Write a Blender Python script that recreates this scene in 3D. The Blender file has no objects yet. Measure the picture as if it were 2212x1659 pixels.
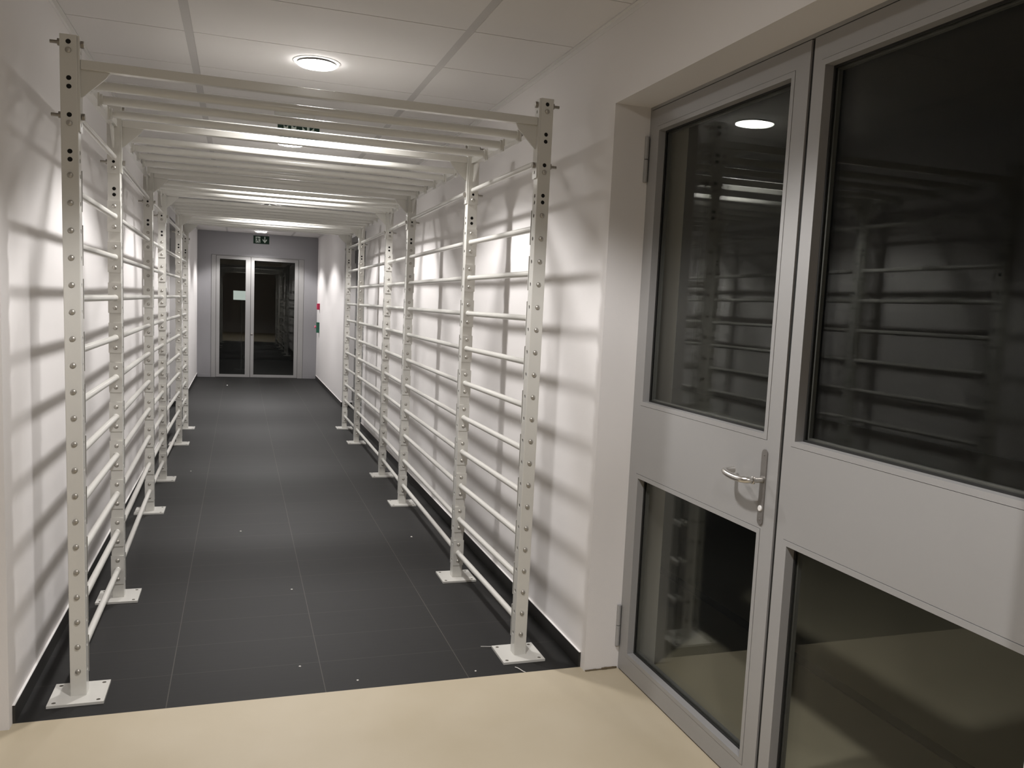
import bpy, bmesh, math, random
from mathutils import Vector, Matrix
random.seed(7)
S = bpy.context.scene
C = S.collection
PI = math.pi

# ------------------------------------------------------------------ camera
cam = bpy.data.cameras.new('camera'); co = bpy.data.objects.new('camera', cam); C.objects.link(co)
_f = Vector((0.32692492960, 0.93893470050, -0.10733926869))
_r = Vector((0.94500281172, -0.32365425450, 0.04709150008))
_u = Vector((-0.00947503254, 0.11683129607, 0.99310656336))
m = Matrix((( _r.x, _u.x, -_f.x, 0), (_r.y, _u.y, -_f.y, 0), (_r.z, _u.z, -_f.z, 1.55), (0, 0, 0, 1)))
co.matrix_world = m
cam.sensor_width = 36.0; cam.lens = 36.0 * 1831.23 / 2212
cam.shift_x = -42.9 / 2212; cam.shift_y = 37.2 / 2212
cam.clip_start = 0.02; cam.clip_end = 100
S.camera = co

# ------------------------------------------------------------------ world / exposure
w = bpy.data.worlds.new('night'); S.world = w; w.use_nodes = True
w.node_tree.nodes['Background'].inputs[0].default_value = (0.35, 0.45, 0.6, 1)
w.node_tree.nodes['Background'].inputs[1].default_value = 0.0006
S.view_settings.view_transform = 'Standard'; S.view_settings.look = 'None'
S.view_settings.exposure = 0.0; S.view_settings.gamma = 1.0
S.view_settings.use_curve_mapping = False
S.cycles.use_denoising = True
S.cycles.max_bounces = 10; S.cycles.diffuse_bounces = 6; S.cycles.glossy_bounces = 5
S.cycles.transparent_max_bounces = 24
S.cycles.caustics_reflective = False; S.cycles.caustics_refractive = False
S.cycles.sample_clamp_indirect = 4.0

# ------------------------------------------------------------------ main light numbers
LAMP_X, LAMP_Z = 0.355, 2.655
LAMP_Y = [2.17 + 2.37 * i for i in range(7)]          # the row of ceiling lamps seen or reflected
LAMP_BACK = [-0.20, -2.57]
LAMP_W = 120.0
LAMP_COL = (1.0, 0.975, 0.965)
HC = 2.732                                            # ceiling height
XL, XR = -0.749, 1.430                                # corridor walls
YE, YS = 17.09, -4.2                                  # far / near end
YB = 3.295                                            # beige floor / tile seam
XD, XDL = 1.588, -0.907                               # door planes

# ------------------------------------------------------------------ materials
def nt(m): return m.node_tree.nodes, m.node_tree.links
def mat(name, col, rough=0.5, metal=0.0, spec=0.5, coat=0.0, bump=0.0, bscale=200.0, vary=0.0, vscale=3.0):
    m = bpy.data.materials.new(name); m.use_nodes = True
    N, L = nt(m); b = N['Principled BSDF']
    b.inputs['Base Color'].default_value = (*col, 1); b.inputs['Roughness'].default_value = rough
    b.inputs['Metallic'].default_value = metal; b.inputs['Specular IOR Level'].default_value = spec
    b.inputs['Coat Weight'].default_value = coat; b.inputs['Coat Roughness'].default_value = 0.12
    tc = N.new('ShaderNodeNewGeometry')
    if bump:
        n = N.new('ShaderNodeTexNoise'); n.inputs['Scale'].default_value = bscale; n.inputs['Detail'].default_value = 3
        bp = N.new('ShaderNodeBump'); bp.inputs['Strength'].default_value = bump; bp.inputs['Distance'].default_value = 0.001
        L.new(tc.outputs['Position'], n.inputs['Vector']); L.new(n.outputs['Fac'], bp.inputs['Height']); L.new(bp.outputs['Normal'], b.inputs['Normal'])
    if vary:
        n = N.new('ShaderNodeTexNoise'); n.inputs['Scale'].default_value = vscale; n.inputs['Detail'].default_value = 4
        r = N.new('ShaderNodeMapRange'); r.inputs['To Min'].default_value = 1 - vary; r.inputs['To Max'].default_value = 1 + vary
        mx = N.new('ShaderNodeVectorMath'); mx.operation = 'SCALE'; mx.inputs[0].default_value = col
        L.new(tc.outputs['Position'], n.inputs['Vector']); L.new(n.outputs['Fac'], r.inputs['Value']); L.new(r.outputs[0], mx.inputs['Scale'])
        L.new(mx.outputs[0], b.inputs['Base Color'])
    return m
def emit(name, col, s):
    m = bpy.data.materials.new(name); m.use_nodes = True
    N, L = nt(m); b = N['Principled BSDF']
    b.inputs['Base Color'].default_value = (*col, 1); b.inputs['Roughness'].default_value = 0.3
    b.inputs['Emission Color'].default_value = (*col, 1); b.inputs['Emission Strength'].default_value = s
    return m
M = {}
M['wall'] = mat('wall_paint', (0.725, 0.702, 0.690), 0.75, bump=0.25, bscale=160, vary=0.02, vscale=1.5, spec=0.3)
M['grey_wall'] = mat('grey_panel', (0.27, 0.265, 0.275), 0.6, bump=0.1, vary=0.03)
M['tile_c'] = mat('ceiling_tile', (0.70, 0.682, 0.670), 0.9, bump=0.4, bscale=350, vary=0.015, spec=0.2)
M['grid'] = mat('ceiling_grid', (0.50, 0.485, 0.475), 0.6)
M['trimw'] = mat('ceiling_edge_trim', (0.70, 0.685, 0.67), 0.6)
M['gap'] = mat('shadow_gap', (0.10, 0.095, 0.09), 0.9)
M['rack'] = mat('rack_white_paint', (0.60, 0.588, 0.548), 0.28, spec=0.5, coat=0.25, bump=0.05, bscale=300)
M['steel'] = mat('bolt_steel', (0.43, 0.41, 0.37), 0.42, metal=0.75)
M['zinc'] = mat('zinc_nut', (0.30, 0.28, 0.25), 0.45, metal=0.8)
M['dark'] = mat('dark_void', (0.012, 0.011, 0.010), 0.9)
M['door'] = mat('door_grey_coating', (0.300, 0.295, 0.290), 0.42, bump=0.05, bscale=700, vary=0.015, vscale=8)
M['gasket'] = mat('black_gasket', (0.012, 0.012, 0.011), 0.6)
M['spacer'] = mat('pane_spacer', (0.20, 0.20, 0.19), 0.35, metal=0.6)
M['inox'] = mat('brushed_steel', (0.62, 0.60, 0.57), 0.28, metal=1.0)
M['inoxp'] = mat('handle_plate_steel', (0.30, 0.285, 0.27), 0.42, metal=0.8)
M['whitep'] = mat('white_plastic', (0.80, 0.79, 0.77), 0.4)
M['skirt'] = mat('skirting_tile', (0.020, 0.019, 0.017), 0.45, vary=0.2, vscale=6)
M['bead'] = mat('lit_edge_white', (0.78, 0.76, 0.74), 0.5)  # pale colour stands in for light caught along the plaster edge
M['filler'] = mat('dirty_filler', (0.13, 0.10, 0.06), 0.9, vary=0.3, vscale=40)
M['crumb'] = mat('plaster_crumb', (0.75, 0.72, 0.68), 0.9)
M['pave'] = mat('outside_paving', (0.31, 0.275, 0.21), 0.8, vary=0.1, vscale=2)
M['drain'] = mat('drain_slot', (0.015, 0.014, 0.012), 0.8)
M['red'] = mat('red_plastic', (0.48, 0.015, 0.07), 0.35)
M['pink'] = mat('pink_button', (0.85, 0.16, 0.26), 0.3)
M['green'] = mat('green_plastic', (0.012, 0.10, 0.06), 0.35)
M['lampring'] = mat('lamp_ring', (0.62, 0.61, 0.60), 0.35)
M['disc'] = emit('lamp_glass_disc', (1.0, 0.975, 0.955), 46.0)
M['signg'] = mat('sign_green', (0.010, 0.034, 0.020), 0.5, spec=0.25)
M['signw'] = mat('sign_white', (0.58, 0.66, 0.61), 0.5)
M['signh'] = mat('sign_housing', (0.62, 0.62, 0.59), 0.4)
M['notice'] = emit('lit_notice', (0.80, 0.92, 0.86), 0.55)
M['reflector'] = mat('lamp_reflector', (0.80, 0.79, 0.78), 0.5)

def glass(ior):
    m = bpy.data.materials.new('pane_glass'); m.use_nodes = True
    N, L = nt(m); N.remove(N['Principled BSDF']); o = N['Material Output']
    fr = N.new('ShaderNodeFresnel'); geo = N.new('ShaderNodeNewGeometry')
    mr = N.new('ShaderNodeMapRange'); mr.inputs['To Min'].default_value = ior; mr.inputs['To Max'].default_value = 1 / ior   # same index seen from either side of the thin pane
    L.new(geo.outputs['Backfacing'], mr.inputs['Value']); L.new(mr.outputs[0], fr.inputs['IOR'])
    t = N.new('ShaderNodeBsdfTransparent'); t.inputs[0].default_value = (0.93, 0.935, 0.92, 1)
    g = N.new('ShaderNodeBsdfGlossy'); g.inputs['Roughness'].default_value = 0.0; g.inputs[0].default_value = (0.98, 1.0, 0.98, 1)
    mx = N.new('ShaderNodeMixShader')
    L.new(fr.outputs[0], mx.inputs[0]); L.new(t.outputs[0], mx.inputs[1]); L.new(g.outputs[0], mx.inputs[2]); L.new(mx.outputs[0], o.inputs[0])
    return m
M['glass'] = glass(1.20); M['glass_end'] = glass(1.5)

def tile_floor():
    m = bpy.data.materials.new('dark_floor_tile'); m.use_nodes = True
    N, L = nt(m); b = N['Principled BSDF']
    g = N.new('ShaderNodeNewGeometry'); s = N.new('ShaderNodeSeparateXYZ'); L.new(g.outputs['Position'], s.inputs[0])
    def ma(op, a, bb=None, c=None):
        n = N.new('ShaderNodeMath'); n.operation = op
        for i, v in enumerate((a, bb, c)):
            if v is None: continue
            if isinstance(v, (int, float)): n.inputs[i].default_value = v
            else: L.new(v, n.inputs[i])
        return n.outputs[0]
    def line(coord, off, pitch, half):
        q = ma('DIVIDE', ma('SUBTRACT', coord, off), pitch)
        fr = ma('FRACT', ma('ADD', q, 0.5)); d = ma('ABSOLUTE', ma('SUBTRACT', fr, 0.5))
        return ma('LESS_THAN', ma('MULTIPLY', d, pitch), half), ma('FLOOR', q)
    lx, ix = line(s.outputs['X'], -0.247, 0.5865, 0.0017)
    ly, iy = line(s.outputs['Y'], YB, 0.2975, 0.0017)
    mx = ma('MAXIMUM', lx, ma('MULTIPLY', ly, 0.55))
    cell = N.new('ShaderNodeCombineXYZ'); L.new(ix, cell.inputs[0]); L.new(iy, cell.inputs[1])
    wn = N.new('ShaderNodeTexWhiteNoise'); L.new(cell.outputs[0], wn.inputs['Vector'])
    st = N.new('ShaderNodeTexNoise'); st.inputs['Scale'].default_value = 1.0; st.inputs['Detail'].default_value = 5
    mp = N.new('ShaderNodeMapping'); mp.inputs['Scale'].default_value = (3.0, 60, 1)
    L.new(g.outputs['Position'], mp.inputs[0]); L.new(mp.outputs[0], st.inputs['Vector'])
    dust = N.new('ShaderNodeTexNoise'); dust.inputs['Scale'].default_value = 1.3; dust.inputs['Detail'].default_value = 4
    L.new(g.outputs['Position'], dust.inputs['Vector'])
    v = ma('ADD', ma('MULTIPLY', wn.outputs['Value'], 0.10), ma('ADD', ma('MULTIPLY', st.outputs['Fac'], 0.5), ma('MULTIPLY', dust.outputs['Fac'], 0.5)))
    cr = N.new('ShaderNodeMapRange'); cr.inputs['From Min'].default_value = 0.25; cr.inputs['From Max'].default_value = 0.85
    cr.inputs['To Min'].default_value = 0.75; cr.inputs['To Max'].default_value = 1.25; L.new(v, cr.inputs['Value'])
    sc = N.new('ShaderNodeVectorMath'); sc.operation = 'SCALE'; sc.inputs[0].default_value = (0.0108, 0.0104, 0.0098); L.new(cr.outputs[0], sc.inputs['Scale'])
    mix = N.new('ShaderNodeMix'); mix.data_type = 'RGBA'; mix.inputs['B'].default_value = (0.060, 0.056, 0.048, 1)
    L.new(mx, mix.inputs['Factor']); L.new(sc.outputs[0], mix.inputs['A']); L.new(mix.outputs['Result'], b.inputs['Base Color'])
    b.inputs['Roughness'].default_value = 0.58; b.inputs['Specular IOR Level'].default_value = 0.28
    bp = N.new('ShaderNodeBump'); bp.inputs['Strength'].default_value = 0.12; bp.inputs['Distance'].default_value = 0.001
    L.new(st.outputs['Fac'], bp.inputs['Height']); L.new(bp.outputs['Normal'], b.inputs['Normal'])
    return m
M['tile'] = tile_floor()

def beige():
    m = bpy.data.materials.new('beige_linoleum'); m.use_nodes = True
    N, L = nt(m); b = N['Principled BSDF']
    g = N.new('ShaderNodeNewGeometry')
    n = N.new('ShaderNodeTexNoise'); n.inputs['Scale'].default_value = 2.2; n.inputs['Detail'].default_value = 3
    L.new(g.outputs['Position'], n.inputs['Vector'])
    cr = N.new('ShaderNodeValToRGB'); e = cr.color_ramp.elements
    e[0].position = 0.3; e[0].color = (0.44, 0.375, 0.265, 1); e[1].position = 0.72; e[1].color = (0.49, 0.425, 0.315, 1)
    L.new(n.outputs['Fac'], cr.inputs['Fac']); L.new(cr.outputs['Color'], b.inputs['Base Color'])
    n2 = N.new('ShaderNodeTexNoise'); n2.inputs['Scale'].default_value = 3.5; n2.inputs['Detail'].default_value = 1
    L.new(g.outputs['Position'], n2.inputs['Vector'])
    bp = N.new('ShaderNodeBump'); bp.inputs['Strength'].default_value = 0.25; bp.inputs['Distance'].default_value = 0.01
    L.new(n2.outputs['Fac'], bp.inputs['Height']); L.new(bp.outputs['Normal'], b.inputs['Normal'])
    b.inputs['Roughness'].default_value = 0.5
    return m
M['beige'] = beige()

# ------------------------------------------------------------------ mesh helpers
def link(name, bm, m, parent=None, loc=(0, 0, 0), smooth=False):
    me = bpy.data.meshes.new(name)
    bmesh.ops.recalc_face_normals(bm, faces=bm.faces)
    bm.to_mesh(me); bm.free()
    for k in (m if isinstance(m, (list, tuple)) else [m]): me.materials.append(M[k])
    if smooth:
        for p in me.polygons: p.use_smooth = True
        me.set_sharp_from_angle(angle=math.radians(40))
    o = bpy.data.objects.new(name, me); C.objects.link(o); o.location = loc
    if parent: o.parent = parent
    return o
def inst(src, parent=None, loc=None):
    o = src.copy(); C.objects.link(o); o.parent = parent
    if loc is not None: o.location = loc
    return o
def struct(o): o['kind'] = 'structure'; return o
def tag(o, label, cat, group=None):
    o['label'] = label; o['category'] = cat
    if group: o['group'] = group
    return o
def empty(name, loc=(0, 0, 0)):
    o = bpy.data.objects.new(name, None); C.objects.link(o); o.location = loc; o.empty_display_size = 0.1
    return o
def box(bm, x0, x1, y0, y1, z0, z1, mi=0, bev=0.0):
    v = [bm.verts.new(p) for p in ((x0, y0, z0), (x1, y0, z0), (x1, y1, z0), (x0, y1, z0), (x0, y0, z1), (x1, y0, z1), (x1, y1, z1), (x0, y1, z1))]
    fs = [bm.faces.new([v[i] for i in q]) for q in ((0, 3, 2, 1), (4, 5, 6, 7), (0, 1, 5, 4), (1, 2, 6, 5), (2, 3, 7, 6), (3, 0, 4, 7))]
    for f in fs: f.material_index = mi
    if bev:
        es = list({e for f in fs for e in f.edges})
        r = bmesh.ops.bevel(bm, geom=es, offset=bev, segments=2, affect='EDGES', profile=0.6)
        for f in r['faces']: f.material_index = mi
def frame_of(d):
    d = d.normalized(); a = Vector((0, 0, 1)) if abs(d.z) < 0.9 else Vector((1, 0, 0))
    x = d.cross(a).normalized(); return x, d.cross(x).normalized()
def cyl(bm, p0, p1, r, n=20, mi=0, r1=None, caps=True):
    p0, p1 = Vector(p0), Vector(p1); x, y = frame_of(p1 - p0); r1 = r if r1 is None else r1
    A = [bm.verts.new(p0 + (x * math.cos(2 * PI * i / n) + y * math.sin(2 * PI * i / n)) * r) for i in range(n)]
    B = [bm.verts.new(p1 + (x * math.cos(2 * PI * i / n) + y * math.sin(2 * PI * i / n)) * r1) for i in range(n)]
    for i in range(n):
        f = bm.faces.new((A[i], A[(i + 1) % n], B[(i + 1) % n], B[i])); f.material_index = mi
    if caps:
        bm.faces.new(A).material_index = mi; bm.faces.new(B[::-1]).material_index = mi
def lathe(bm, prof, o, d, n=24, mi=0):
    """prof: (radius, distance along d)"""
    o, d = Vector(o), Vector(d).normalized(); x, y = frame_of(d); rings = []
    for r, h in prof:
        if r < 1e-6: rings.append([bm.verts.new(o + d * h)])
        else: rings.append([bm.verts.new(o + d * h + (x * math.cos(2 * PI * i / n) + y * math.sin(2 * PI * i / n)) * r) for i in range(n)])
    for a, b in zip(rings, rings[1:]):
        for i in range(n):
            j = (i + 1) % n
            if len(a) == 1 and len(b) == 1: continue
            if len(a) == 1: f = bm.faces.new((a[0], b[i], b[j]))
            elif len(b) == 1: f = bm.faces.new((a[i], a[j], b[0]))
            else: f = bm.faces.new((a[i], a[j], b[j], b[i]))
            f.material_index = mi
def sweep(bm, pts, rads, n=14, mi=0, flat=1.0):
    pts = [Vector(p) for p in pts]; prev = None; rings = []
    ref = None
    for i, p in enumerate(pts):
        d = (pts[min(i + 1, len(pts) - 1)] - pts[max(i - 1, 0)]).normalized()
        if ref is None: x, y = frame_of(d)
        else:
            x = (ref - d * ref.dot(d)).normalized(); y = d.cross(x)
        ref = x; r = rads[i] if isinstance(rads, (list, tuple)) else rads
        rings.append([bm.verts.new(p + x * math.cos(2 * PI * k / n) * r + y * math.sin(2 * PI * k / n) * r * flat) for k in range(n)])
    for a, b in zip(rings, rings[1:]):
        for i in range(n): bm.faces.new((a[i], a[(i + 1) % n], b[(i + 1) % n], b[i])).material_index = mi
    bm.faces.new(rings[0]).material_index = mi; bm.faces.new(rings[-1][::-1]).material_index = mi
def panel(bm, O, U, V, N, us, vs, holes, depth=0.003, n=16, mi=0, hole_mi=None):
    """flat sheet on a grid of breaks with round holes, each hole centred in a square cell of the grid; N points outwards"""
    O, U, V, N = map(Vector, (O, U, V, N)); cache = {}
    def P(u, v):
        k = (round(u, 6), round(v, 6))
        if k not in cache: cache[k] = bm.verts.new(O + U * u + V * v)
        return cache[k]
    hole_mi = mi if hole_mi is None else hole_mi
    for a, b in zip(us, us[1:]):
        for c, d in zip(vs, vs[1:]):
            cu, cv = (a + b) / 2, (c + d) / 2
            h = next((h for h in holes if abs(h[0] - cu) < 1e-5 and abs(h[1] - cv) < 1e-5), None)
            if h is None:
                bm.faces.new((P(a, c), P(b, c), P(b, d), P(a, d))).material_index = mi; continue
            r = h[2]; hw = (b - a) / 2; hh = (d - c) / 2
            ins, outs, bk = [], [], []
            for i in range(n):
                t = 2 * PI * i / n; cs, sn = math.cos(t), math.sin(t)
                q = min(hw / abs(cs) if abs(cs) > 1e-9 else 9, hh / abs(sn) if abs(sn) > 1e-9 else 9)
                ins.append(bm.verts.new(O + U * (cu + cs * r) + V * (cv + sn * r)))
                bk.append(bm.verts.new(O + U * (cu + cs * r) + V * (cv + sn * r) - N * depth))
                outs.append(P(cu + cs * q, cv + sn * q))
            for i in range(n):
                j = (i + 1) % n
                bm.faces.new((ins[i], outs[i], outs[j], ins[j])).material_index = mi
                bm.faces.new((ins[i], ins[j], bk[j], bk[i])).material_index = hole_mi
def breaks(lo, hi, zs, hw):
    """grid breaks containing +-hw around each centre"""
    s = {lo, hi}
    for z in zs: s.add(round(z - hw, 5)); s.add(round(z + hw, 5))
    return sorted(s)

# ------------------------------------------------------------------ setting: floor, ceiling, walls
bm = bmesh.new(); box(bm, XDL - .12, XD + .12, YB, YE + .1, -0.06, 0.0)
struct(link('floor', bm, 'tile'))
bm = bmesh.new(); box(bm, XDL - .12, XD + .12, YS - .1, YB, -0.06, 0.0); box(bm, -5.2, XDL - .12, -1.4, 3.25, -0.06, 0.0)
struct(link('floor', bm, 'beige'))

# ceiling: backing slab, lay-in panels with open joints, two long carrier strips
XG = (-0.23, 0.932); YT0, TP = 3.105, 0.607
bm = bmesh.new()
box(bm, XDL - .12, XD + .12, YS - .1, YE + .1, HC + 0.012, HC + 0.08, 1); box(bm, -5.2, XDL - .12, -1.4, 3.25, HC, HC + .08, 0)
xs = [XL + 0.020, XG[0] - 0.019, XG[0] + 0.019, XG[1] - 0.019, XG[1] + 0.019, XR - 0.020]
ys = []; y = YT0
while y > YS: y -= TP
while y < YE: ys.append(y); y += TP
for a, b in ((xs[0], xs[1]), (xs[2], xs[3]), (xs[4], xs[5])):
    for y in ys:
        y0, y1 = max(y + .003, YS), min(y + TP - .003, YE)
        if y1 - y0 > .02: box(bm, a, b, y0, y1, HC, HC + .0125, 0, 0.001)
for a, b in ((xs[1], xs[2]), (xs[3], xs[4])): box(bm, a, b, YS, YE, HC + .002, HC + .0125, 2)
struct(link('ceiling', bm, ['tile_c', 'gap', 'grid']))
bm = bmesh.new(); box(bm, XL, XL + .019, YS, YE, HC - .004, HC + .0125); box(bm, XL, XL + .002, YS, YE, HC - .022, HC - .004)
struct(link('trim_1', bm, 'trimw'))
bm = bmesh.new(); box(bm, XR - .019, XR, YS, YE, HC - .004, HC + .0125); box(bm, XR - .002, XR, YS, YE, HC - .022, HC - .004)
struct(link('trim_2', bm, 'trimw'))

NICHES = ((1.14, 3.25), (10.46, 12.59)); ZN = 2.395
for nm, xa, xb in (('wall_right', XR, XR + .34), ('wall_left', XL - .34, XL)):
    bm = bmesh.new(); y = YS
    for a, b in NICHES:
        if nm == 'wall_left' and b < 4: box(bm, xa, xb, y, -1.4, 0, HC + .012); y = b; continue
        box(bm, xa, xb, y, a, 0, HC + .012); box(bm, xa, xb, a, b, ZN, HC + .012); y = b
    box(bm, xa, xb, y, YE, 0, HC + .012)
    struct(link(nm, bm, 'wall'))
bm = bmesh.new(); box(bm, XL - .34, XR + .34, YS - .15, YS, 0, HC + .012); struct(link('wall_back', bm, 'wall'))
bm = bmesh.new()                                       # open area to the left of the camera
box(bm, -5.2, XL - .34, 3.25, 3.40, 0, HC); box(bm, -5.2, XL - .34, -1.55, -1.40, 0, HC); box(bm, -5.35, -5.2, -1.55, 3.40, 0, HC)
struct(link('wall_side', bm, 'wall'))

# skirting (dark tile; white strip on top paints the light on the plaster edge)
def skirting(name, side, spans):
    bm = bmesh.new(); s = 1 if side < 0 else -1; x = XL if side < 0 else XR
    for a, b in spans:
        xa, xb = sorted((x, x + s * .009)); box(bm, xa, xb, a, b, 0, .0665, 0)
        xa, xb = sorted((x, x + s * .0085)); box(bm, xa, xb, a, b, .0665, .0690, 1)
    xa, xb = sorted((x, x - s * .150)); yr = 12.59                     # returns into the far door niche
    box(bm, xa, xb, yr - .009, yr, 0, .0665, 0); box(bm, xa, xb, yr - .0085, yr, .0665, .0690, 1)
    return struct(link(name, bm, ['skirt', 'bead']))
skirting('baseboard_right', 1, ((YB, 10.46), (12.59, YE)))
skirting('baseboard_left', -1, ((YB, 10.46), (12.59, YE)))

# space outside the right doors: paving and a long drain slot, night sky beyond
bm = bmesh.new(); box(bm, XR + .34, 9.0, YS - 2, YE, -0.06, -0.005); struct(link('trim_3', bm, 'pave'))
bm = bmesh.new(); box(bm, 2.435, 2.500, YS - 1, YE - .2, -0.0045, -0.001); struct(link('trim_4', bm, 'drain'))
# room beyond the end door
bm = bmesh.new(); box(bm, XL - .5, XR + .5, YE + .22, 22, -0.06, -0.001); struct(link('trim_5', bm, 'tile'))

# crumbling filler along the foot of the door reveal
rq = random.Random(11); bm = bmesh.new(); x = XR + .004
while x < XD - .012:
    wdt = rq.uniform(.012, .03); hgt = rq.uniform(.002, .006) + .006 * (x - XR) / .16
    box(bm, x, min(x + wdt, XD - .004), 3.2455 - rq.uniform(0, .003), 3.251, 0, hgt, 0, .001); x += wdt * .95
struct(link('trim_6', bm, 'filler'))

# ------------------------------------------------------------------ doors
def rect_frame(bm, P, u0, u1, v0, v1, w, mi=0):
    """P(u0,u1,v0,v1) adds a box; picture-frame of width w"""
    P(u0, u1, v0, v0 + w); P(u0, u1, v1 - w, v1); P(u0, u0 + w, v0 + w, v1 - w); P(u1 - w, u1, v0 + w, v1 - w)
def door_leaf(door, y0, y1, z0, z1, opens, xf, sgn, handle=None, hinge=None):
    """leaf in the plane x = xf whose visible face looks towards -sgn; y0<y1; opens = list of (ya, yb, za, zb) bead outlines"""
    TH, BW = 0.062, 0.0185
    def X(a, b): return sorted((xf + sgn * a, xf + sgn * b))
    bm = bmesh.new()
    def B(a, b, ya, yb, za, zb, mi=0): xa, xb = X(a, b); box(bm, xa, xb, ya, yb, za, zb, mi)
    ya, yb = opens[0][0], opens[0][1]
    B(0, TH, y0, ya, z0, z1); B(0, TH, yb, y1, z0, z1)
    zc = z0
    for o in opens:
        B(0, TH, ya, yb, zc, o[2]); zc = o[3]
    B(0, TH, ya, yb, zc, z1)
    leaf = link('door_leaf', bm, 'door', door)
    for (a, b, c, d) in opens:
        g = 0.0014
        bm = bmesh.new()
        def Q(p, q, r, s): xa, xb = X(-0.0012, 0.030); box(bm, xa, xb, p, q, r, s, 0)
        rect_frame(bm, Q, a + g, b - g, c + g, d - g, BW - g)
        link('glazing_bead', bm, 'door', leaf)
        bm = bmesh.new()
        def Q2(p, q, r, s): xa, xb = X(0.029, 0.0335); box(bm, xa, xb, p, q, r, s, 0)
        rect_frame(bm, Q2, a + g, b - g, c + g, d - g, BW + .005)
        def Q3(p, q, r, s): xa, xb = X(0.0395, 0.052); box(bm, xa, xb, p, q, r, s, 1)
        rect_frame(bm, Q3, a + g, b - g, c + g, d - g, BW + .011)
        link('gasket', bm, ['gasket', 'spacer'], leaf)
        bm = bmesh.new()
        for k in (0.034, 0.052):
            xa, xb = X(k, k + .005); box(bm, xa, xb, a + .004, b - .004, c + .004, d - .004)
        link('glass_pane', bm, 'glass', leaf)
    if handle is not None:
        yh = handle
        bm = bmesh.new()                                     # long rounded back plate
        zs0, zs1, hw = .898, 1.143, .0145; N = 12; ring = []
        for i in range(N + 1): t = PI * i / N; ring.append((yh + hw * math.cos(t), zs1 - hw + hw * math.sin(t)))
        for i in range(N + 1): t = PI + PI * i / N; ring.append((yh + hw * math.cos(t), zs0 + hw + hw * math.sin(t)))
        A = [bm.verts.new((xf, p, q)) for p, q in ring]; Bq = [bm.verts.new((xf - sgn * .0045, p, q)) for p, q in ring]
        bm.faces.new(A); bm.faces.new(Bq)
        for i in range(len(ring)): j = (i + 1) % len(ring); bm.faces.new((A[i], A[j], Bq[j], Bq[i]))
        lathe(bm, [(.0115, 0), (.0115, .004), (.009, .005), (0, .005)], (xf - sgn * .0045, yh, 1.046), (-sgn, 0, 0), 20)
        for z in (1.125, .915): lathe(bm, [(.003, 0), (.003, .001), (0, .0018)], (xf - sgn * .0045, yh, z), (-sgn, 0, 0), 10)
        link('handle_plate', bm, 'inoxp', leaf, smooth=True)
        bm = bmesh.new(); lathe(bm, [(.0095, 0), (.0095, .003), (.008, .0045), (0, .005)], (xf - sgn * .0045, yh, .952), (-sgn, 0, 0), 24)
        link('lock_cover', bm, 'whitep', leaf, smooth=True)
        bm = bmesh.new()                                     # tube lever, returns to the door
        zz = 1.044; pts = []
        pts += [(-.008, 0), (-.034, 0), (-.050, .0025), (-.060, .010), (-.0655, .020)]
        pts += [(-.068, .034), (-.070, .055), (-.071, .078), (-.071, .100), (-.069, .118), (-.063, .132), (-.052, .141), (-.038, .145), (-.026, .146), (-.018, .146)]
        P3 = [(xf + sgn * a, yh + b, zz - .004 * math.sin(PI * min(b / .12, 1)) + .006 * (b / .146)) for a, b in pts]
        sweep(bm, P3, [.0085, .0085, .0105, .0105, .0105, .0105, .0105, .0105, .0105, .0105, .0105, .0105, .0105, .0105, .0105], 16)
        lathe(bm, [(.0085, 0), (.0125, .0015), (.0125, .007), (.0100, .0085)], (xf - sgn * .036, yh, zz), (-sgn, 0, 0), 18)
        link('door_lever', bm, 'inox', leaf, smooth=True)
    if hinge is not None:
        for zc in (2.186, .198):
            bm = bmesh.new(); xa = xf - sgn * .010
            cyl(bm, (xa, hinge, zc - .091), (xa, hinge, zc - .0015), .0095, 16); cyl(bm, (xa, hinge, zc + .0015), (xa, hinge, zc + .091), .0095, 16)
            cyl(bm, (xa, hinge, zc - .002), (xa, hinge, zc + .002), .007, 12, 1)
            link('hinge', bm, ['door', 'dark'], leaf, smooth=True)
    return leaf
def side_door(name, xf, sgn, n0, n1, handle):
    d = empty(name, (0, 0, 0)); struct(d)
    bm = bmesh.new()
    def X(a, b): return sorted((xf + sgn * a, xf + sgn * b))
    for (a, b, c, e) in ((n0, n0 + .014, 0, ZN), (n1 - .014, n1, 0, ZN), (n0 + .014, n1 - .014, ZN - .012, ZN)):
        xa, xb = X(0.002, 0.075); box(bm, xa, xb, a, b, c, e)
    for (a, b, c, e) in ((n0 + .014, n0 + .030, 0, ZN - .012), (n1 - .030, n1 - .014, 0, ZN - .012), (n0 + .03, n1 - .03, ZN - .03, ZN - .012)):
        xa, xb = X(0.063, 0.075); box(bm, xa, xb, a, b, c, e, 1)
    link('door_frame', bm, ['door', 'gasket'], d)
    ym = (n0 + n1) / 2
    bm = bmesh.new(); xa, xb = X(.006, .055); box(bm, xa, xb, ym - .0083, ym + .0083, .008, 2.376); link('shaded_gap_seal', bm, 'gasket', d)  # seal brought forward so its black stands in for shade in the gap
    zo = ((.082, .886), (1.173, 2.309))
    a, b = ym + .0085, n1 - .017
    door_leaf(d, a, b, .007, 2.379, [(a + .0685, b - .054, c, e) for c, e in zo], xf, sgn, handle=(a + .071) if handle else None, hinge=n1 - .006)
    a, b = n0 + .017, ym - .0085
    door_leaf(d, a, b, .007, 2.379, [(a + .054, b - .0375, c, e) for c, e in zo], xf, sgn, hinge=n0 + .006)
    return d
side_door('door_1', XD, 1, 1.14, 3.25, True)
side_door('door_3', XD, 1, 10.46, 12.59, True)
side_door('door_4', XDL, -1, 10.46, 12.59, True)

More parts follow.
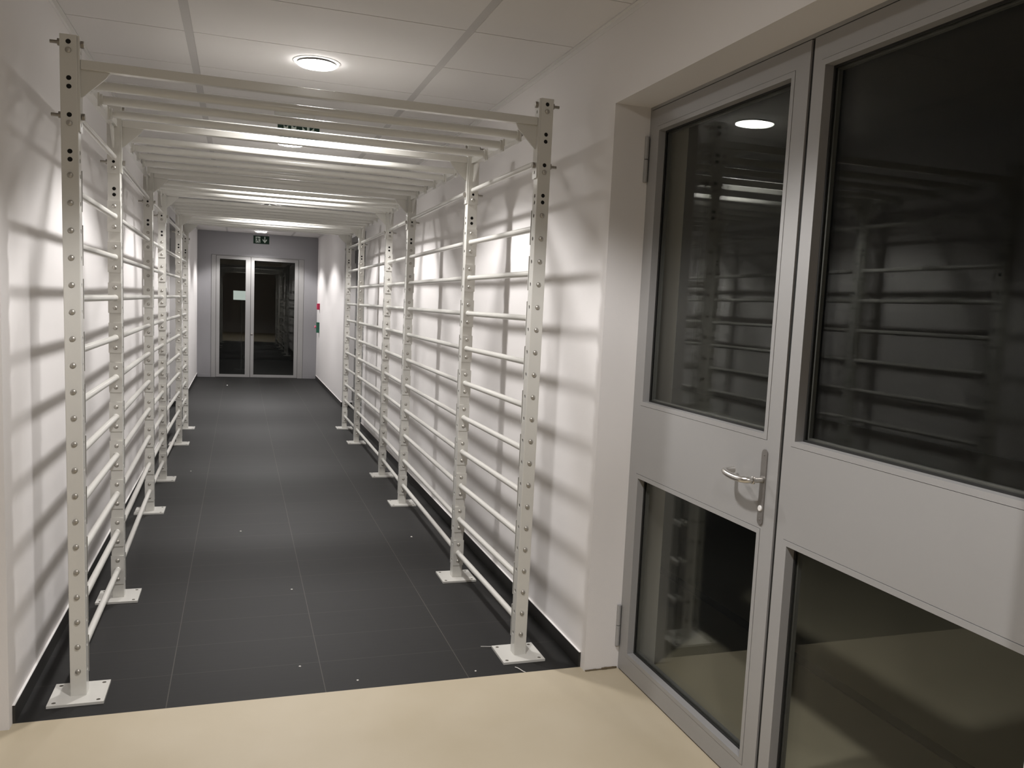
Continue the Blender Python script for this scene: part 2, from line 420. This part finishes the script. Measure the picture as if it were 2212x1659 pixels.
# end wall of grey panels with its two-leaf glazed door
bm = bmesh.new()
DX0, DX1, DZ = -.505, 1.172, 2.285
box(bm, XL - .1, DX0, YE, YE + .20, 0, HC + .012); box(bm, DX1, XR + .1, YE, YE + .20, 0, HC + .012); box(bm, DX0, DX1, YE, YE + .20, DZ + .012, HC + .012)
for a, b in ((XL, DX0), (DX1, XR)): box(bm, a, b, YE - .008, YE, 0, .05)
struct(link('wall_front', bm, 'grey_wall'))
d2 = struct(empty('door_2', (0.33, YE, 0)))
bm = bmesh.new()
o = lambda x: x - .33
box(bm, o(DX0 + .004), o(-.422), -.006, .06, 0, DZ + .008); box(bm, o(1.073), o(DX1 - .004), -.006, .06, 0, DZ + .008); box(bm, o(-.422), o(1.073), -.006, .06, DZ, DZ + .008)
link('door_frame', bm, 'door', d2)
def end_leaf(x0, x1, g0, g1):
    bm = bmesh.new(); z0, z1, a, b = .006, DZ - .004, .055, 2.226
    box(bm, o(x0), o(g0), 0, .05, z0, z1); box(bm, o(g1), o(x1), 0, .05, z0, z1)
    box(bm, o(g0), o(g1), 0, .05, z0, a); box(bm, o(g0), o(g1), 0, .05, b, z1)
    l = link('door_leaf', bm, 'door', d2)
    bm = bmesh.new(); box(bm, o(g0) + .001, o(g1) - .001, .020, .026, a + .001, b - .001); link('glass_pane', bm, 'glass_end', l)
    return l
end_leaf(-.417, .195, -.356, .106); rl = end_leaf(.202, 1.068, .261, 1.003)
bm = bmesh.new(); lathe(bm, [(.02, 0), (.02, .006), (.012, .01), (0, .012)], (o(.225), 0, .83), (0, -1, 0), 16); link('lock_rose', bm, 'inoxp', rl, smooth=True)

# ------------------------------------------------------------------ climbing frame
PW = 0.056; PH = PW / 2; H = 2.43
BZ = [0.105 + 0.0970 * i for i in range(20)]                    # bolt levels
TOPB = [2.377, 2.128]; TOPX = [2.406, 2.157]; FREE = [2.283, 2.254, 2.031, 2.003]
HZ = sorted(BZ + TOPB + TOPX + FREE)
RZ = [(BZ[2 * i] + BZ[2 * i + 1]) / 2 for i in range(10)]
Y = [3.484, 4.604, 6.438, 7.537, 9.344, 10.442]
XA = [-.5654, -.5645, -.5865, -.5869, -.576, -.573]
XB = [1.2033, 1.1900, 1.2075, 1.2245, 1.2283, 1.2233]

def post_mesh():
    bm = bmesh.new(); c = .003; a = PH - c
    us = [-a, -.013, .013, a]; vs = breaks(.010, H, HZ, .013)
    holes = [(0, z, .0085) for z in HZ]
    for N in ((0, -1, 0), (0, 1, 0), (1, 0, 0), (-1, 0, 0)):
        N = Vector(N); U = Vector((0, 0, 1)).cross(N)
        panel(bm, N * PH, U, (0, 0, 1), N, us, vs, holes, 0.003)
    for sx, sy in ((1, 1), (-1, 1), (-1, -1), (1, -1)):
        prev = None
        for k in range(4):
            t = PI / 2 * k / 3
            p = (sx * (a + c * math.cos(t)), sy * (a + c * math.sin(t)))
            q = [bm.verts.new((p[0], p[1], .010)), bm.verts.new((p[0], p[1], H))]
            if prev: bm.faces.new((prev[0], q[0], q[1], prev[1]))
            prev = q
    box(bm, -PH + .001, PH - .001, -PH + .001, PH - .001, H - .002, H)
    box(bm, -PH + .0055, PH - .0055, -PH + .0055, PH - .0055, .012, H - .004, 1)          # raw inside of the tube, a liner coloured near black to shade the holes
    bmesh.ops.remove_doubles(bm, verts=bm.verts, dist=1e-5)
    return bm
def base_mesh():
    bm = bmesh.new(); h = .0962; q = .020
    us = [-h, -h + .008, -h + .008 + 2 * .013, h - .008 - 2 * .013, h - .008, h]
    cs = [-h + .021, h - .021]
    holes = [(x, y, .0075) for x in cs for y in cs]
    panel(bm, (0, 0, .010), (1, 0, 0), (0, 1, 0), (0, 0, 1), us, us, holes, .008, hole_mi=1)
    for x in cs:
        for y in cs: cyl(bm, (x, y, .0015), (x, y, .0030), .0074, 12, 1)
    for s in ((-h, -h, h, -h), (h, -h, h, h), (h, h, -h, h), (-h, h, -h, -h)):
        v = [bm.verts.new(p) for p in ((s[0], s[1], 0), (s[2], s[3], 0), (s[2], s[3], .010), (s[0], s[1], .010))]; bm.faces.new(v)
    v = [bm.verts.new(p) for p in ((-h, -h, 0), (h, -h, 0), (h, h, 0), (-h, h, 0))]; bm.faces.new(v[::-1])
    return bm
def turned(bm, prof, o, d, n=18):
    """one closed turned body; prof: (radius, distance, hexagonal?)"""
    o, d = Vector(o), Vector(d).normalized(); x, y = frame_of(d); rings = []
    for r, h, hx in prof:
        if r < 1e-6: rings.append([bm.verts.new(o + d * h)]); continue
        q = []
        for i in range(n):
            t = 2 * PI * i / n; k = 1.0
            if hx: u = (t % (PI / 3)) - PI / 6; k = math.cos(PI / 6) / math.cos(u)
            q.append(bm.verts.new(o + d * h + (x * math.cos(t) + y * math.sin(t)) * r * k))
        rings.append(q)
    for a, b in zip(rings, rings[1:]):
        for i in range(n):
            j = (i + 1) % n
            if len(a) == 1: bm.faces.new((a[0], b[i], b[j]))
            elif len(b) == 1: bm.faces.new((a[i], a[j], b[0]))
            else: bm.faces.new((a[i], a[j], b[j], b[i]))
def bolt_geo(bm, z, front, back, y=0, x=0):
    """carriage bolt along y through the post: dome towards -y, shank, nut behind"""
    D = 2 * PH + front + back
    turned(bm, [(0, -.0074, 0), (.0042, -.0066, 0), (.0072, -.0052, 0), (.0093, -.0033, 0), (.0101, -.0012, 0), (.0101, 0, 0), (.0058, 0, 0),
                (.0058, D, 0), (.0108, D, 1), (.0108, D + .009, 1), (.0058, D + .009, 0), (.0058, D + .016, 0), (0, D + .016, 0)], (x, y - PH - front, z), (0, 1, 0))
def xbolt_geo(bm, z, s, y=0, x=0):
    """hex bolt along x: head on the corridor side (direction s), shank, nut and stud towards the wall"""
    D = 2 * PH + .008
    turned(bm, [(0, -.010, 1), (.0130, -.010, 1), (.0130, 0, 1), (.0060, 0, 0), (.0060, D, 0), (.0130, D, 1), (.0130, D + .010, 1), (.0062, D + .010, 0),
                (.0062, D + .034, 0), (0, D + .034, 0)], (x + s * (PH + .008), y, z), (-s, 0, 0), 12)

cf = empty('climbing_frame', (.32, 3.484, 0))
tag(cf, 'long white steel climbing frame of bolted posts, side rungs and overhead bars filling the corridor', 'climbing frame')
OFF = Vector((-.32, -3.484, 0))
LEAN = {1: -.0042, -1: .0032}                                   # the two sides stand slightly splayed
def at(x, y, z=0): return Vector((x, y, z)) + OFF

pm = base = None; meshes = {}
far_bolts = bmesh.new()
for side, XS in ((1, XA), (-1, XB)):
    for i in range(6):
        if pm is None:
            p = link('post', post_mesh(), ['rack', 'dark'], cf); pm = p
            b = link('base_plate', base_mesh(), ['rack', 'steel'], p); base = b
        else:
            p = inst(pm, cf); b = inst(base, p)
        p.location = at(XS[i], Y[i]); p.rotation_euler = (0, LEAN[side], 0); b.rotation_euler = (0, -LEAN[side], 0)
        fr = 0.0 if i == 0 else .006; bk = 0.0 if i == 5 else .006
        if i < 2:
            for kind, zs in (('y', BZ + TOPB), ('x', TOPX)):
                key = (kind, side if kind == 'x' else 0, fr)
                for z in zs:
                    if key not in meshes:
                        bm = bmesh.new()
                        bolt_geo(bm, 0, fr, bk) if kind == 'y' else xbolt_geo(bm, 0, side)
                        q = link('bolt', bm, 'steel' if kind == 'y' else 'zinc', p, smooth=True); meshes[key] = q
                    else: q = inst(meshes[key], p)
                    q.location = (0, 0, z)
        else:
            for z in BZ + TOPB: bolt_geo(far_bolts, z, fr, bk, Y[i] + OFF.y, XS[i] + OFF.x + LEAN[side] * z)
            for z in TOPX: xbolt_geo(far_bolts, z, side, Y[i] + OFF.y, XS[i] + OFF.x + LEAN[side] * z)
fb = link('bolt', far_bolts, 'steel', cf, smooth=True); fb['kind'] = 'stuff'

# rungs and the higher tie bars between neighbouring posts
def plate(bm, O, U, N, hw, v0, v1, zs, th):
    """thin drilled plate standing on the post face; O at post axis on the face, N outwards"""
    O, U, N = Vector(O), Vector(U), Vector(N)
    vs = breaks(v0, v1, zs, .0115)
    panel(bm, O + N * th, U, (0, 0, 1), N, [-hw, -.0115, .0115, hw], vs, [(0, z, .0070) for z in zs], th, 16)
    for (p, q, r, s) in ((-hw, v0, hw, v0), (hw, v0, hw, v1), (hw, v1, -hw, v1), (-hw, v1, -hw, v0)):
        f = [O + U * p + Vector((0, 0, q)), O + U * r + Vector((0, 0, s))]
        v = [bm.verts.new(f[0]), bm.verts.new(f[1]), bm.verts.new(f[1] + N * th), bm.verts.new(f[0] + N * th)]; bm.faces.new(v)
rr = random.Random(3); near_plates = bmesh.new()
for side, XS in ((1, XA), (-1, XB)):
    for k in range(5):
        xa, xb, ya, yb = XS[k], XS[k + 1], Y[k] + PH, Y[k + 1] - PH
        L = yb - ya
        bm = bmesh.new(); cyl(bm, (0, .006, 0), (xb - xa, L - .006, 0), .0138, 20)
        rung = link('rung', bm, 'rack', cf, smooth=True)
        bm = bmesh.new()
        plate(bm, (xb - xa, L, 0), (1, 0, 0), (0, -1, 0), .0292, -.073, .073, [-.0485, .0485], .007)
        lathe(bm, [(.0158, 0), (.0146, .0015), (.0138, .003)], (xb - xa, L - .007, 0), (0, -1, 0), 18)
        bmesh.ops.remove_doubles(bm, verts=bm.verts, dist=1e-6)
        mp = link('mounting_plate', bm, 'rack', rung)
        for i, z in enumerate(RZ):
            r_, m_ = (rung, mp) if i == 0 else (inst(rung, cf), None)
            if i: m_ = inst(mp, r_)
            r_.location = at(xa + LEAN[side] * z, ya, z); m_.location = (rr.uniform(-.0008, .0008) - side * .0012, 0, rr.uniform(-.001, .001))
            # the plate at the near end of the same rung faces away from the corridor mouth
            plate(near_plates, (xa + LEAN[side] * z + OFF.x, ya + OFF.y, z), (-1, 0, 0), (0, 1, 0), .0295, -.073, .073, [-.0485, .0485], .006)
        # side beam with end plates and gussets
        q = LEAN[side] * 2.18; bm = bmesh.new(); cyl(bm, (xa + q + OFF.x, ya + .006 + OFF.y, 2.180), (xb + q + OFF.x, yb - .006 + OFF.y, 2.180), .0130, 18)
        link('tie_bar', bm, 'rack', cf, smooth=True)
        bm = bmesh.new()
        dx = xb - xa; z0, z1, h = 2.320, 2.353, .0165
        v = []
        for (x, y) in ((0, .006), (dx, L - .006)):
            v.append([bm.verts.new((x + a, y, z)) for a, z in ((-h, z0), (h, z0), (h, z1), (-h, z1))])
        for j in range(4): bm.faces.new((v[0][j], v[0][(j + 1) % 4], v[1][(j + 1) % 4], v[1][j]))
        sb = link('side_beam', bm, 'rack', cf, loc=at(xa + LEAN[side] * 2.3, ya))
        for x, y, s in ((0, 0, 1), (dx, L, -1)):
            bm = bmesh.new(); plate(bm, (x, y, 0), (-s, 0, 0), (0, s, 0), .028, 2.103, 2.428, [2.377, 2.128] + [2.406, 2.157] if False else [2.380, 2.157], .006)
            link('end_plate', bm, 'rack', sb)
            bm = bmesh.new(); ring = [(.006, 2.3205), (.095, 2.3205), (.085, 2.302), (.020, 2.232), (.006, 2.222)]
            A = [bm.verts.new((x - .004, y + s * p, q)) for p, q in ring]; B_ = [bm.verts.new((x + .004, y + s * p, q)) for p, q in ring]
            bm.faces.new(A); bm.faces.new(B_)
            for j in range(5): bm.faces.new((A[j], A[(j + 1) % 5], B_[(j + 1) % 5], B_[j]))
            link('gusset', bm, 'rack', sb)

np_ = link('mounting_plate', near_plates, 'rack', cf); np_['kind'] = 'stuff'
# cross beams over the corridor
for i in range(6):
    xa, xb = XA[i] + PH + LEAN[1] * 2.3, XB[i] - PH + LEAN[-1] * 2.3; W = xb - xa
    cb = None
    bm = bmesh.new(); box(bm, .007, W - .007, -.0165, .0165, 2.320, 2.353, 0, .003)
    cb = link('cross_beam', bm, 'rack', cf, loc=at(xa, Y[i], .005 if i == 1 else 0))
    for x, s in ((0, 1), (W, -1)):
        bm = bmesh.new(); plate(bm, (x, 0, 0), (0, s, 0), (s, 0, 0), .027, 2.103, 2.428, [2.377, 2.128], .007)
        link('end_plate', bm, 'rack', cb)
        bm = bmesh.new(); ring = [(.007, 2.3205), (.100, 2.3205), (.088, 2.300), (.022, 2.236), (.007, 2.224)]
        A = [bm.verts.new((x + s * p, -.005, q)) for p, q in ring]; B_ = [bm.verts.new((x + s * p, .005, q)) for p, q in ring]
        bm.faces.new(A); bm.faces.new(B_)
        for j in range(5): bm.faces.new((A[j], A[(j + 1) % 5], B_[(j + 1) % 5], B_[j]))
        link('gusset', bm, 'rack', cb)
# overhead round bars between the side beams
for k, n in enumerate((3, 5, 3, 5, 3)):
    yc, sp = (Y[k] + Y[k + 1]) / 2, .288
    xa, xb = (XA[k] + XA[k + 1]) / 2 + .0165 + LEAN[1] * 2.33, (XB[k] + XB[k + 1]) / 2 - .0165 + LEAN[-1] * 2.33; W = xb - xa
    for j in range(n):
        y = yc + (j - (n - 1) / 2) * sp
        if k == 0: y = (3.752, 4.018, 4.298)[j]
        if j == 0:
            bm = bmesh.new(); cyl(bm, (.006, 0, 0), (W - .006, 0, 0), .0178, 24); mb = link('overhead_bar', bm, 'rack', cf, smooth=True)
            pls = []
            for x, s in ((0, 1), (W, -1)):
                bm = bmesh.new(); xx = sorted((x, x + s * .006)); box(bm, xx[0], xx[1], -.030, .030, -.032, .024)
                lathe(bm, [(.0240, 0), (.0240, .009), (.0178, .010)], (x + s * .006, 0, 0), (s, 0, 0), 20)
                pls.append(link('end_flange', bm, 'rack', mb))
            o_ = mb
        else:
            o_ = inst(mb, cf)
            for q in pls: inst(q, o_)
        o_.location = at(xa, y, 2.328)

# ------------------------------------------------------------------ ceiling lamps
lamp_labels = {
    0: 'round glowing ceiling lamp above the beige floor and grey side door, nearest the camera',
    1: 'round glowing ceiling lamp fully visible above the first overhead beam of the climbing frame',
    2: 'round glowing ceiling lamp seen between overhead bars just below the nearer green exit sign',
    3: 'round ceiling lamp over the far half of the climbing frame, glimpsed between overhead bars',
    4: 'round ceiling lamp just past the far end of the climbing frame, between the distant doors',
    5: 'round ceiling lamp beyond the distant side doors, second from the grey end wall',
    6: 'round glowing ceiling lamp right above the small exit sign by the grey end wall'}
def lamp(y, label):
    t = tag(empty('ceiling_lamp', (LAMP_X, y, HC)), label, 'ceiling lamp', 'round ceiling lamps along the corridor')
    bm = bmesh.new(); lathe(bm, [(.088, 0.0), (.088, .003), (.112, .004), (.117, .002), (.117, 0)], (0, 0, 0), (0, 0, -1), 40); link('lamp_ring', bm, 'lampring', t, smooth=True)
    bm = bmesh.new(); lathe(bm, [(0, .0015), (.088, .0015), (.088, .003)], (0, 0, 0), (0, 0, -1), 40); link('reflector', bm, 'reflector', t, smooth=True)
    bm = bmesh.new(); lathe(bm, [(.095, .0125), (.095, .0165), (.092, .0185), (0, .0195)], (0, 0, 0), (0, 0, -1), 40, 0); lathe(bm, [(0, .0105), (.092, .0105), (.095, .0125)], (0, 0, 0), (0, 0, -1), 40, 1)
    for a in (0.5, 2.6, 4.7): cyl(bm, (.08 * math.cos(a), .08 * math.sin(a), 0), (.08 * math.cos(a), .08 * math.sin(a), -.0115), .003, 8, 1)
    link('glass_disc', bm, ['disc', 'lampring'], t, smooth=True)
    l = bpy.data.lights.new('lamp_light', 'SPOT'); l.energy = LAMP_W; l.color = LAMP_COL; l.spot_size = math.radians(130); l.spot_blend = .30; l.shadow_soft_size = .06
    q = bpy.data.objects.new('lamp_light', l); C.objects.link(q); q.parent = t; q.location = (0, 0, LAMP_Z - HC)
for i, y in enumerate(LAMP_Y): lamp(y, lamp_labels[i])
lamp(LAMP_BACK[0], 'added unseen ceiling lamp behind the camera, over the beige floor')  # unseen lamp added to light the space near the camera

# ------------------------------------------------------------------ exit signs
def exit_sign(loc, label, W=.257, Hh=.137, D=.044, rods=False):
    """hanging edge sign, 0.275 x 0.145, running figure in a doorway on the left and an arrow pointing down"""
    t = tag(empty('exit_sign', loc), label, 'exit sign', 'green exit signs under the ceiling')
    bm = bmesh.new()
    if rods:
        for x in (-W / 2 + .012, W / 2 - .012):
            bm = bmesh.new(); cyl(bm, (x, 0, -D), (x, 0, 0), .002, 8); link('suspension_rod', bm, 'inox', t)
    else: box(bm, -W / 2 - .02, W / 2 - .03, -.022, .022, -D, 0, 0, .004); link('sign_housing', bm, 'signh', t)
    bm = bmesh.new(); box(bm, -W / 2, W / 2, -.006, .006, -D - Hh, -D); link('sign_panel', bm, 'signg', t)
    def poly(bm, pts, y, u0=-W / 2, s=Hh):
        vs = [bm.verts.new((u0 + p * s, y, -D - Hh + q * s)) for p, q in pts]
        v2 = [bm.verts.new((u0 + p * s, y + .0008, -D - Hh + q * s)) for p, q in pts]
        bm.faces.new(vs); bm.faces.new(v2)
        for i in range(len(pts)): j = (i + 1) % len(pts); bm.faces.new((vs[i], vs[j], v2[j], v2[i]))
    bm = bmesh.new()
    f = -.0070
    poly(bm, [(.27, .14), (.83, .14), (.83, .88), (.27, .88)], f)                         # bright doorway
    poly(bm, [(1.31, .90), (1.31, .42), (1.10, .62), (1.10, .47), (1.365, .12), (1.63, .47), (1.63, .62), (1.42, .42), (1.42, .90)], f)   # arrow down
    link('pictogram', bm, 'signw', t)
    bm = bmesh.new(); f = -.0079                                                            # green runner in front of the doorway
    n = 14; poly(bm, [(.43 + .052 * math.cos(2 * PI * i / n), .80 + .052 * math.sin(2 * PI * i / n)) for i in range(n)], f)
    for q in ([(.47, .74), (.62, .70), (.60, .46), (.46, .43)],
              [(.47, .74), (.50, .66), (.38, .54), (.33, .58)], [(.38, .60), (.33, .54), (.28, .60), (.33, .64)],
              [(.60, .70), (.63, .62), (.74, .56), (.84, .62), (.84, .69), (.74, .64)],
              [(.46, .46), (.54, .43), (.46, .30), (.30, .24), (.29, .31), (.41, .36)],
              [(.53, .46), (.61, .46), (.68, .32), (.78, .18), (.71, .15), (.62, .28)]):
        poly(bm, q, f)
    link('running_figure', bm, 'signg', t)
exit_sign((.345, 5.75, HC), 'green exit sign with running figure and down arrow, partly hidden behind the overhead bars')
exit_sign((.352, 15.90, HC), 'small distant green exit sign with running figure and down arrow above the end door', .268, .141, .116, True)

# ------------------------------------------------------------------ wall devices near the end wall
t = tag(empty('fire_alarm_call_point', (XR, 16.53, 1.416)), 'small red fire alarm box on the right wall beside the grey end wall', 'alarm box')
bm = bmesh.new(); box(bm, -.050, 0, -.050, .050, -.058, .058, 0, .005); link('housing', bm, 'red', t)
bm = bmesh.new(); box(bm, -.056, -.050, -.026, .026, -.022, .026, 0, .002); link('press_panel', bm, 'pink', t)
t = tag(empty('door_release_box', (XR, 16.55, 1.022)), 'dark green emergency release box with pink push button, under the red alarm box', 'release box')
bm = bmesh.new(); box(bm, -.055, 0, -.055, .055, -.098, .098, 0, .005); link('housing', bm, 'green', t)
bm = bmesh.new(); lathe(bm, [(.014, 0), (.014, .012), (.026, .014), (.028, .022), (.020, .032), (0, .035)], (-.055, -.01, .010), (-1, 0, 0), 20); link('push_button', bm, 'pink', t, smooth=True)

# lit notice in the dark room behind the end door
t = tag(empty('lit_notice_board', (.045, 19.0, 1.558)), 'bright pale notice glowing behind the left pane of the end door', 'notice')
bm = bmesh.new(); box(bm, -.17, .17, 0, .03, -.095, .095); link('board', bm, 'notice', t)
bm = bmesh.new(); cyl(bm, (0, .015, -1.558), (0, .015, -.095), .012, 12); box(bm, -.14, .14, -.08, .12, -1.558, -1.545); link('stand', bm, 'gasket', t)

# ------------------------------------------------------------------ bits on the floor
def crumb(x, y, s, seed):
    r = random.Random(seed); bm = bmesh.new()
    bmesh.ops.create_icosphere(bm, subdivisions=1, radius=s)
    for v in bm.verts: v.co = Vector((v.co.x * r.uniform(.7, 1.4), v.co.y * r.uniform(.7, 1.4), max(v.co.z, -s * .5) * .6 + s * .30))
    return link('plaster_crumb', bm, 'crumb', loc=(x, y, 0))
for i, (x, y, s) in enumerate(((.022, 5.795, .006), (1.103, 5.484, .007), (.475, 3.374, .005), (.278, 4.559, .006), (.257, 3.562, .005), (-.19, 15.5, .012), (.97, 3.353, .0045), (-.391, 7.882, .006))):
    tag(crumb(x, y, s, i), 'tiny white plaster crumb lying on the dark floor tiles', 'crumb', 'plaster crumbs on the tiles')
bm = bmesh.new()
sweep(bm, [(1.148, 3.352, .002), (1.155, 3.336, .004), (1.160, 3.318, .005), (1.166, 3.302, .004), (1.176, 3.290, .002)], .0016, 8)
tag(link('plastic_thread', bm, 'crumb', smooth=True), 'thin white plastic thread on the tile edge in front of the right post base', 'thread')
bm = bmesh.new()
sweep(bm, [(1.062, 3.602, .002), (1.10, 3.590, .003), (1.13, 3.588, .002)], .0012, 8)
tag(link('plastic_thread', bm, 'crumb', smooth=True), 'faint thin thread on the tiles left of the right post base plate', 'thread')
